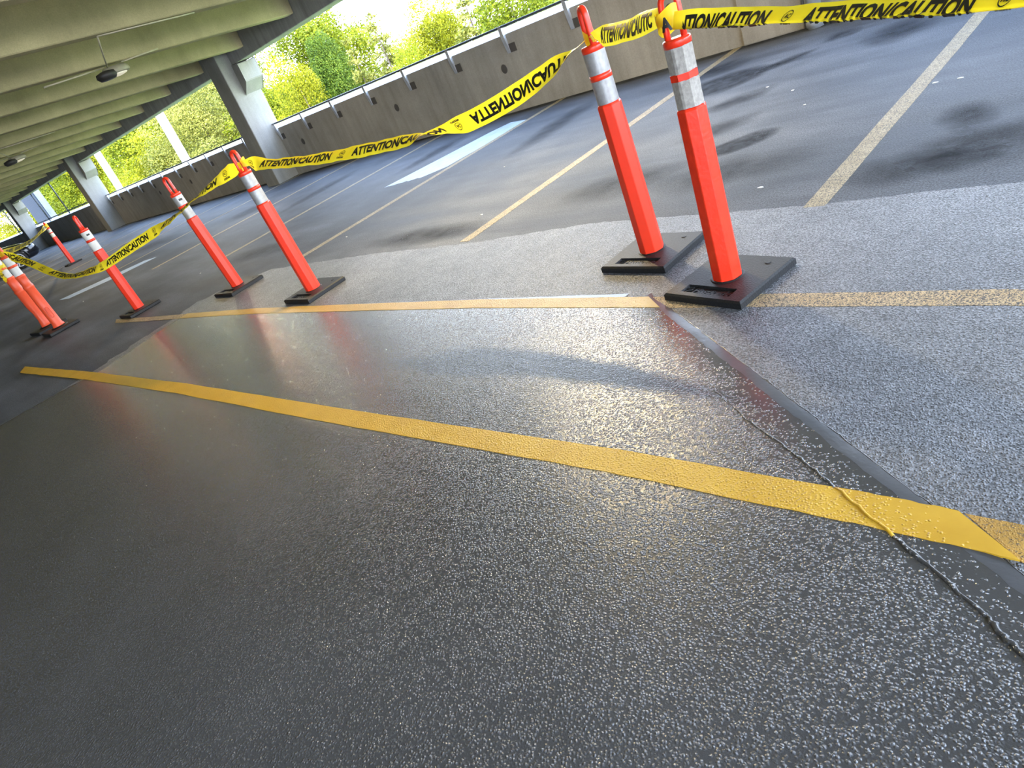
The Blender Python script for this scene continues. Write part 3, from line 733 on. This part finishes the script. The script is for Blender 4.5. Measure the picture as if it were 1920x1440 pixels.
tie(t1, -1.402, 2.36, 1.060, 0.047, 0.026, 0.062, math.radians(-11) + 0.45, 3, True)
t2 = tape([(-1.95, 2.645, 1.075, 35), (-1.83, 2.58, 1.062, -25), (-1.65, 2.48, 1.062, -32), (-1.5, 2.40, 1.075, -25), (-1.43, 2.36, 1.08, -10)], 'short piece of caution tape strung between the two nearest posts', 0.085, None, 0.008, 0.10, (0.3, 0.7), ls=0.6)
t3 = tape([(-5.0, 2.345, 1.095, 40), (-4.75, 2.375, 1.032, -66), (-4.45, 2.405, 0.988, -66), (-4.1, 2.44, 0.948, -62), (-3.6, 2.49, 0.910, -56), (-3.3, 2.52, 0.894, -62), (-3.05, 2.548, 0.887, -125), (-2.8, 2.573, 0.890, -172), (-2.5, 2.605, 0.932, -182), (-2.25, 2.63, 0.99, -215), (-2.06, 2.65, 1.045, -262), (-1.98, 2.655, 1.07, -270)], 'long twisted caution tape sagging in front of the parapet and large column', 0.102, None, 0.006, 0.20, (0.3, 0.3))
tie(t3, -1.97, 2.658, 1.075, 0.043, 0.022, 0.045, -0.6, 5)
tie(t3, -5.03, 2.346, 1.085, 0.046, 0.024, 0.055, 0.25, 8)
t4 = tape([(-10.58, 1.48, 1.135, 40), (-10.25, 1.53, 1.0, -72), (-9.97, 1.577, 0.90, -80), (-9.55, 1.64, 0.72, -82), (-9.17, 1.70, 0.635, -78), (-8.6, 1.79, 0.632, -52), (-8.17, 1.856, 0.655, -22), (-7.37, 1.98, 0.755, -8), (-6.9, 2.05, 0.81, -14), (-6.43, 2.126, 0.872, -62), (-5.83, 2.22, 0.98, -72), (-5.5, 2.275, 1.03, -45), (-5.06, 2.34, 1.09, 20)], 'caution tape sagging lowest, crossing in front of two red-orange posts at left', 0.098, None, 0.006, 1.05, (0.3, 0.4), ls=1.5)
tie(t4, -10.609, 1.477, 1.13, 0.048, 0.028, 0.06, 0.45, 11)
t5 = tape([(-21.4, 4.22, 1.10, 40), (-19.0, 3.56, 1.05, -45), (-16.4, 2.85, 1.02, -50), (-13.8, 2.14, 1.05, -45), (-11.35, 1.47, 1.13, 30)], 'far caution tape stretched across the black car to the left edge', 0.10, None, 0.006, 0.1, (0.3, 0.3))
tie(t5, -21.4, 4.22, 1.10, 0.06, 0.05, 0.09, 0.2, 13)
t6 = tape([(-11.36, 1.46, 0.97, 30), (-11.30, 1.385, 0.95, -20), (-11.24, 1.40, 0.90, 20), (-11.24, 1.40, 0.84, 80), (-11.23, 1.385, 0.78, 110)], 'loose crumpled end of caution tape hanging on the leftmost round post', 0.09, None, 0.012, 0.3, (0.4, 0.5), 0.006)
tie(t6, -11.311, 1.455, 0.97, 0.060, 0.060, 0.10, 0.2, 17)

# ================================================================== OUTDOORS
def mat_leaf(name, c0, c1, c2, trans=0.4):
    m, nt, p = newmat(name); at = N(nt, 'ShaderNodeAttribute'); at.attribute_name = 'tint'
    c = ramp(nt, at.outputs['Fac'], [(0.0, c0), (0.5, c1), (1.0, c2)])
    nt.links.new(c, p.inputs['Base Color']); p.inputs['Roughness'].default_value = 0.6; p.inputs['Specular IOR Level'].default_value = 0.2
    tr = N(nt, 'ShaderNodeBsdfTranslucent'); nt.links.new(c, tr.inputs[0]); mx = N(nt, 'ShaderNodeMixShader'); mx.inputs[0].default_value = trans
    nt.links.new(p.outputs[0], mx.inputs[1]); nt.links.new(tr.outputs[0], mx.inputs[2]); nt.links.new(mx.outputs[0], nt.nodes['Material Output'].inputs[0]); return m
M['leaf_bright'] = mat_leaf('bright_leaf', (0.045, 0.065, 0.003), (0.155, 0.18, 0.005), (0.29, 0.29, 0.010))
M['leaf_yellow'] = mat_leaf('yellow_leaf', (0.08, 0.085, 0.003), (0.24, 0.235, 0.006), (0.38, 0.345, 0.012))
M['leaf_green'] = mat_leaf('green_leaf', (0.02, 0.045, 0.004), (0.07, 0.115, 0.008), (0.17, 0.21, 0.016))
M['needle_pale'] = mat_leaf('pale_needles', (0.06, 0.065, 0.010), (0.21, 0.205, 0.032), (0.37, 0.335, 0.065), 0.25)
M['bark'] = simple('bark', (0.12, 0.085, 0.06), 0.9)
def leafmesh(name, leaves, mat):
    V = []; F = []; T = []
    for p, nrm, sz, tint in leaves:
        u = nrm.cross(Vector((0.3, 0.2, 1))).normalized(); v = nrm.cross(u); k = len(V)
        V += [p - u * sz * 0.5, p + v * sz * 0.35, p + u * sz * 0.6, p - v * sz * 0.35]; F.append((k, k + 1, k + 2, k + 3)); T += [tint] * 4
    me = bpy.data.meshes.new(name); me.from_pydata([tuple(v) for v in V], [], F); me.materials.append(mat)
    a = me.attributes.new('tint', 'FLOAT', 'POINT'); a.data.foreach_set('value', T); return me
def rdir(q):
    z = q.uniform(-1, 1); a = q.uniform(0, 2 * PI); r = math.sqrt(1 - z * z); return Vector((r * math.cos(a), r * math.sin(a), z))
def crown_broad(seed, h, rad, mat, nl=9000, leaf=0.30):
    q = random.Random(seed); blobs = []
    for i in range(34):
        d = rdir(q); t = q.uniform(0.45, 1.0) ; c = Vector((d.x * rad * t * 0.8, d.y * rad * t * 0.8, h * 0.60 + d.z * h * 0.36 * t)); blobs.append((c, rad * q.uniform(0.26, 0.44), q.uniform(-0.15, 0.15)))
    L = []
    for i in range(nl):
        c, r, tb = blobs[q.randrange(len(blobs))]; d = rdir(q)
        if d.z < -0.3 and q.random() < 0.5: d.z = -d.z
        p = c + d * r * q.uniform(0.7, 1.08) * (1 + 0.25 * noise.noise(c + d * 3)); nrm = (d + rdir(q) * 0.9).normalized()
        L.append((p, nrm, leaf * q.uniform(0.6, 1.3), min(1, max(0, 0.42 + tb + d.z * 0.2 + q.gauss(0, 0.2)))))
    return leafmesh('crown', L, mat)
def crown_spruce(seed, h, rad, mat, nl=9000, leaf=0.34):
    q = random.Random(seed); L = []; tiers = int(h * 1.7)
    br = []
    for k in range(tiers):
        z = h * (0.10 + 0.88 * k / tiers); rm = rad * (1 - k / tiers) ** 0.85 + 0.12
        for j in range(max(4, int(rm * 6))):
            br.append((z + q.uniform(-0.15, 0.15), q.uniform(0, 2 * PI), rm * q.uniform(0.75, 1.12), q.uniform(-0.15, 0.15)))
    wsum = [b[2] for b in br]
    for b in q.choices(br, wsum, k=nl):
        z, a, rm, tb = b; t = q.uniform(0.12, 1) ** 0.7; d = Vector((math.cos(a), math.sin(a), 0))
        p = d * rm * t + Vector((0, 0, z - 0.28 * rm * t + 0.12 * rm * t * t)) + Vector((q.gauss(0, 0.10), q.gauss(0, 0.10), q.gauss(0, 0.09)))
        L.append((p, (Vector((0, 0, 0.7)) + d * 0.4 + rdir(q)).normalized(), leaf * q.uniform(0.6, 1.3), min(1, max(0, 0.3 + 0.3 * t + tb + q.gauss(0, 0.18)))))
    for k in range(30): L.append((Vector((q.gauss(0, 0.05), q.gauss(0, 0.05), h * (0.96 + 0.08 * k / 30))), rdir(q), leaf * 0.6, 0.5))
    return leafmesh('crown', L, mat)
GZ = -9.0
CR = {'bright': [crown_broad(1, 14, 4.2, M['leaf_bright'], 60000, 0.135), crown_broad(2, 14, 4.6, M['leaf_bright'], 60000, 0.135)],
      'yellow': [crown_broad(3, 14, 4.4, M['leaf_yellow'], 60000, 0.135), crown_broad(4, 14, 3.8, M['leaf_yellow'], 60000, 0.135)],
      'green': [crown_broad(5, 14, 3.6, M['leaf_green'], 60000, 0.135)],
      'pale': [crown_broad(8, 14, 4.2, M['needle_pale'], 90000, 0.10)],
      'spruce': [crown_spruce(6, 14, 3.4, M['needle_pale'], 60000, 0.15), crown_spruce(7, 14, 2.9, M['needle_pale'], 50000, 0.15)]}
trunk_me = MB().lathe([(0.24, 0), (0.17, 4), (0.08, 10), (0.02, 12.5)], 8).build('trunk', M['bark']); tm = trunk_me.data; bpy.data.objects.remove(trunk_me)
tq = random.Random(21)
def tree(kind, x, y, top, label, var=0, group='trees beyond the parapet', wide=1.0):
    h = top - GZ; s = h / 14.0
    nm = {'bright': 'leafy_tree', 'yellow': 'leafy_tree', 'green': 'leafy_tree', 'pale': 'conifer_tree', 'spruce': 'spruce_tree'}[kind]
    root = empty(nm, (x, y, GZ), tq.uniform(0, 6.28)); root.scale = (s * wide, s * wide, s)
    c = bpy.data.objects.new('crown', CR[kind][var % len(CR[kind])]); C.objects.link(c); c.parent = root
    t = bpy.data.objects.new('trunk', tm); C.objects.link(t); t.parent = root
    return tag(root, label, 'tree', group)
tree('green', -38.2, 26.0, 4.7, 'dark green leafy tree beside the spandrel beam, left of the white sky', 0, wide=0.55)
tree('yellow', -32.6, 20.0, 3.2, 'yellow-green leafy tree just right of the large column', 1, wide=0.62)
tree('spruce', -34.1, 25.0, 3.8, 'small pale spruce in the gap of white sky', 1, wide=0.8)
tree('spruce', -31.4, 25.0, 4.35, 'pale spruce with a thin leader standing tallest against the white sky', 0, wide=0.9)
tree('bright', -24.5, 20.0, 1.9, 'low bright green tree in front of the tallest spruce', 0, wide=0.5)
tree('yellow', -28.4, 25.5, 3.1, 'yellow-green leafy tree right of the tallest spruce', 0, wide=0.62)
tree('yellow', -26.8, 26.0, 2.75, 'second yellow-green tree right of the tallest spruce, farther from it', 1, wide=0.6)
tree('spruce', -24.6, 25.0, 3.5, 'pale spruce at the top edge, right of the yellow-green trees', 1, wide=1.2)
tree('bright', -19.4, 22.0, 2.6, 'bright green leafy tree over the rail near the top centre', 1, wide=0.8)
tree('bright', -15.6, 22.0, 2.2, 'rightmost leafy tree above the parapet rail', 0, wide=0.8)
tree('bright', -38.8, 22.0, 3.0, 'bright leafy tree seen past the corbel of the large column', 1, wide=0.75)
for d, t, wh in ((-1.85, 2.6, 'farthest left, beside the large column'), (-1.62, 2.4, 'behind the yellow-green tree by the column'), (-1.48, 2.3, 'behind the dark green tree'), (-1.36, 2.2, 'behind the small spruce'),
                 (-1.2, 2.1, 'behind the tallest spruce'), (-1.06, 1.9, 'behind the two yellow-green trees'), (-0.93, 1.8, 'behind the spruce at the top edge'), (-0.78, 1.7, 'farthest right above the rail')):
    tree('bright' if t > 2.15 else 'yellow', d * 33, 33.0, t, 'low leafy tree in the back row, ' + wh, int(t * 10), 'back row of leafy trees', 0.9)
tree('pale', -44.0, 19.5, 5.0, 'large pale yellow conifer in the second opening beside the column', 0, wide=1.0)
tree('pale', -52.0, 25.5, 6.0, 'pale conifer behind the white pole in the second opening', 0, wide=0.9)
tree('yellow', -48.0, 17.0, 3.2, 'yellow leafy tree low in the second opening', 0)
tree('bright', -55.0, 20.5, 7.0, 'tall bright leafy tree at the left of the second opening', 1)
tree('yellow', -72.0, 22.0, 7.0, 'yellow leafy tree right of the blue-grey tower', 1)
tree('bright', -84.0, 22.0, 8.0, 'bright leafy tree in the far opening behind the black fence', 0)
tree('yellow', -98.0, 22.5, 8.0, 'yellow leafy tree in the far opening left of the tower', 0)
tree('yellow', -100.0, 18.0, 7.5, 'leafy tree beyond the farthest column at the left edge', 1)
tree('bright', -44.0, 30.0, 7.5, 'leafy tree behind the conifers of the second opening', 0)
tree('bright', -62.0, 28.0, 9.0, 'tall leafy tree at the back of the second opening', 1)
tree('bright', -41.0, 22.5, 3.6, 'bright tree seen past the corbel of the large column', 1, wide=1.1)
tree('bright', -95.0, 24.0, 10.0, 'tall leafy tree far behind the black fence', 1, wide=1.3)
tree('yellow', -80.0, 26.0, 9.0, 'yellow leafy tree far behind the tower', 1, wide=1.3)
M['grass'] = simple('lawn', (0.22, 0.30, 0.05), 0.9, 0, 0.3, 0.3)
tag(MB().box(-140, 80, 8.6, 120, GZ - 0.5, GZ).build('ground', M['grass']), kind='structure')
# white poles
M['polew'] = simple('white_painted_pole', (0.82, 0.82, 0.80), 0.5, 0, 0.03)
def pole(x, y, label, wd=0.34):
    root = empty('white_pole', (x, y, GZ)); root.rotation_euler = (0, TILT, 0)
    MB().box(-wd / 2, wd / 2, -wd / 2, wd / 2, 0, 15.0).build('shaft', M['polew'], root, False, 0.02)
    MB().box(-0.35, 0.35, -0.35, 0.35, 0, 0.12).build('foot', M['polew'], root)
    return tag(root, label, 'pole', 'white poles outside')
pole(-36.0, 14.0, 'thick white pole crossing the second opening between two trees')
pole(-47.6, 14.0, 'white pole rising beside the corbel of the second column')
pole(-63.5, 11.5, 'white pole in the far opening left of the blue-grey tower', 0.5)
# blue-grey clad tower
M['siding'] = simple('blue_grey_siding', (0.022, 0.029, 0.042), 0.85, 0, 0.1, 12, spec=0.1); M['concl'] = mat_concrete('pale_tower_concrete', (0.12, 0.135, 0.155), 0.1)
tw = empty('tower', (-65.0, 13.6, GZ))
MB().box(-5.6, 0, 0, 0.4, 0, 18).build('core', M['concl'], tw)
for k in range(13):
    x0 = -5.6 + k * 0.4
    MB().box(x0 + 0.015, x0 + 0.385, -0.06, 0.02, 0.4, 17.5).build('panel', M['siding'], tw, False, 0.01, 1)
tag(tw, 'blue-grey clad tower with a pale concrete edge outside the far opening', 'tower')

# ================================================================== CAR
M['carpaint'] = simple('black_car_paint', (0.010, 0.011, 0.014), 0.12, 0.0, 0.05, 4); M['glass'] = simple('dark_car_glass', (0.01, 0.012, 0.014), 0.05)
M['tyre'] = simple('tyre_rubber', (0.015, 0.015, 0.015), 0.8); M['alloy'] = simple('alloy_wheel', (0.65, 0.66, 0.68), 0.3, 0.8)
M['headlamp'] = simple('clear_headlamp', (0.62, 0.66, 0.72), 0.08, 0.3); M['amber'] = simple('amber_indicator', (0.85, 0.28, 0.03), 0.25)
M['trim'] = simple('black_trim', (0.02, 0.02, 0.02), 0.5)
def car(x, y, rz, label):
    root = empty('parked_car', (x, y, 0), rz)      # +x is forward, origin under the front axle
    # body shell: (station x, half width, sill z, shoulder z, top z)
    st = [(0.86, 0.50, 0.34, 0.55, 0.60), (0.80, 0.68, 0.24, 0.60, 0.70), (0.62, 0.82, 0.20, 0.66, 0.80), (0.30, 0.89, 0.20, 0.72, 0.88), (-0.2, 0.91, 0.20, 0.78, 0.96), (-0.75, 0.91, 0.20, 0.84, 1.02),
          (-1.5, 0.91, 0.20, 0.88, 1.03), (-2.4, 0.91, 0.20, 0.92, 1.04), (-3.1, 0.90, 0.22, 0.94, 1.05), (-3.5, 0.85, 0.28, 0.92, 1.02), (-3.66, 0.70, 0.36, 0.86, 0.95)]
    V = []; F = []; n = 0
    for sx, hw, z0, zs, zt in st:
        prof = [(-hw * 0.86, z0), (-hw * 0.98, z0 + 0.1), (-hw, (z0 + zs) / 2), (-hw * 0.97, zs), (-hw * 0.82, zs + (zt - zs) * 0.75), (-hw * 0.4, zt), (hw * 0.4, zt), (hw * 0.82, zs + (zt - zs) * 0.75), (hw * 0.97, zs), (hw, (z0 + zs) / 2), (hw * 0.98, z0 + 0.1), (hw * 0.86, z0)]
        n = len(prof); V += [(sx, a, b) for a, b in prof]
    for i in range(len(st) - 1):
        for k in range(n): j = (k + 1) % n; F.append((i * n + k, (i + 1) * n + k, (i + 1) * n + j, i * n + j))
    F += [tuple(range(n)), tuple(reversed(range((len(st) - 1) * n, len(st) * n)))]
    b = mesh_obj('body', V, F, M['carpaint'], root, True); sm = b.modifiers.new('smooth', 'SUBSURF'); sm.levels = 2; sm.render_levels = 2
    gh = [(-0.62, 0.74, 1.0), (-1.35, 0.63, 1.40), (-2.1, 0.62, 1.46), (-2.9, 0.60, 1.38), (-3.45, 0.68, 1.0)]
    V = []; F = []
    for sx, hw, zt in gh: V += [(sx, -0.80 if zt > 1.1 else -hw, 0.98), (sx, -hw, zt), (sx, hw, zt), (sx, 0.80 if zt > 1.1 else hw, 0.98)]
    for i in range(4):
        for k in range(4): j = (k + 1) % 4; F.append((i * 4 + k, (i + 1) * 4 + k, (i + 1) * 4 + j, i * 4 + j))
    MB().add(V, F).build('greenhouse', M['glass'], root, False, 0.03)
    MB().add([(-1.3, -0.64, 1.41), (-2.1, -0.63, 1.475), (-2.95, -0.61, 1.39), (-2.95, 0.61, 1.39), (-2.1, 0.63, 1.475), (-1.3, 0.64, 1.41)], [(0, 1, 4, 5), (1, 2, 3, 4)]).build('roof', M['carpaint'], root)
    for s in (-1, 1):
        hl = MB().add([(0.74, s * 0.56, 0.60), (0.79, s * 0.58, 0.68), (0.36, s * 0.875, 0.80), (0.30, s * 0.90, 0.74), (0.52, s * 0.85, 0.64), (0.62, s * 0.60, 0.66), (0.3, s * 0.8, 0.74)], [(0, 1, 2, 3, 4), (0, 5, 1), (1, 5, 6, 2), (2, 6, 3), (3, 6, 5, 0, 4)]).build('headlamp', M['headlamp'], root)
        MB().box(-0.07, 0.07, -0.012, 0.012, -0.03, 0.03, Matrix.Translation((0.44, s * 0.885, 0.73)) @ Matrix.Rotation(-s * 0.5, 4, 'Z')).build('indicator', M['amber'], hl)
        MB().box(-0.98, -0.80, min(s * 0.9, s * 1.05), max(s * 0.9, s * 1.05), 1.0, 1.14).build('mirror', M['carpaint'], root, False, 0.03)
        for wx in (0.0, -2.75):
            W = MB().lathe([(0.20, -0.10), (0.30, -0.11), (0.335, -0.07), (0.34, 0.0), (0.335, 0.07), (0.30, 0.11), (0.20, 0.10)], 32)
            Mx = Matrix.Translation((wx, s * 0.83, 0.34)) @ Matrix.Rotation(PI / 2, 4, 'X'); W.v = [Mx @ v for v in W.v]
            wheel = W.build('wheel', M['tyre'], root, True)
            al = MB(); ri = []
            for i in range(33): a = 2 * PI * i / 32; ri.append((wx + 0.225 * math.cos(a), s * 0.945, 0.34 + 0.225 * math.sin(a)))
            al.tube(ri, 0.014, 6, False)
            for i in range(10):
                a = 2 * PI * (i // 2) / 5 + (0.17 if i % 2 else -0.17) + 0.3
                al.tube([(wx + 0.03 * math.cos(a), s * 0.935, 0.34 + 0.03 * math.sin(a)), (wx + 0.225 * math.cos(a), s * 0.945, 0.34 + 0.225 * math.sin(a))], 0.018, 5)
            al.build('rim', M['alloy'], wheel)
            ar = [(wx + 0.40 * math.cos(PI * i / 14), s * 0.905, 0.33 + 0.40 * math.sin(PI * i / 14)) for i in range(15)]
            MB().tube(ar, 0.025, 6).build('wheel_arch', M['trim'], root, True)
    MB().box(0.80, 0.88, -0.42, 0.42, 0.36, 0.5).build('grille', M['trim'], root, False, 0.02)
    return tag(root, label, 'car')
car(-32.25, 4.72, PI / 2 - 0.05, 'black car with alloy wheels parked at the far left behind the posts')

# ================================================================== small details
for a in ((-2.24, 4.28, 0.30, 0.17, 0.75, 0.9, 1), (-2.62, 4.72, 0.34, 0.22, 0.6, 0.6, 2), (-2.80, 5.45, 0.36, 0.2, 0.7, 0.65, 3), (-2.80, 6.45, 0.30, 0.16, 0.8, 0.75, 4), (-3.3, 6.2, 0.5, 0.4, 0.5, 0.85, 5), (-3.7, 6.9, 0.4, 0.35, 0.3, 0.75, 18),
          (-0.90, 4.05, 0.16, 0.26, 0.3, 0.72, 6), (-0.75, 3.62, 0.36, 0.34, 0.4, 0.75, 7), (-1.0, 3.45, 0.42, 0.22, 0.2, 0.7, 8), (-1.88, 6.5, 0.32, 0.42, 0.1, 0.7, 19), (-2.47, 6.95, 0.2, 0.2, 0.1, 0.7, 20), (-2.1, 3.75, 0.55, 0.32, 0.2, 0.5, 9), (-2.9, 3.85, 0.55, 0.35, 0.15, 0.5, 16), (-5.4, 6.2, 0.3, 1.0, 0.1, 0.6, 10),
          (-7.9, 6.4, 0.3, 0.9, 0.0, 0.55, 11), (-10.3, 5.8, 0.3, 1.0, 0.1, 0.5, 12), (-8.0, 3.4, 0.9, 0.3, 0.2, 0.4, 13), (-4.6, 3.3, 0.9, 0.22, 0.05, 0.6, 14), (-12.5, 5.5, 0.8, 0.5, 0.2, 0.4, 15), (-15.5, 4.5, 1.2, 0.5, 0.2, 0.4, 17)):
    stain(*a, soft=0.35 if a[5] > 0.75 else 0.7)
for k in range(17): stain(-25.5 + 1.55 * k, 7.72, 1.1, 0.15, 0.0, 0.65, 40 + k, soft=0.75)
M['fleck'] = simple('white_paint_fleck', (0.8, 0.8, 0.78), 0.7)
for x, y in ((-2.63, 5.65), (-2.31, 5.36), (-2.04, 4.89), (-1.09, 4.77), (-1.22, 4.78), (-1.73, 3.42), (-4.2, 3.6), (-6.2, 3.5), (-5.1, 4.9), (-8.9, 2.9), (-12.3, 2.2), (-0.62, 5.6)):
    k = tq.uniform(0.6, 1.2) * 0.013; a = tq.uniform(0, 3)
    MB().prism([(x + k * math.cos(a + t) * (1.4 if i % 2 else 0.8), y + k * math.sin(a + t) * 0.6) for i, t in enumerate((0, 1.1, 2.3, 3.2, 4.4, 5.4))], 0.0, 0.004).build('paint_fleck', M['fleck'], floor)
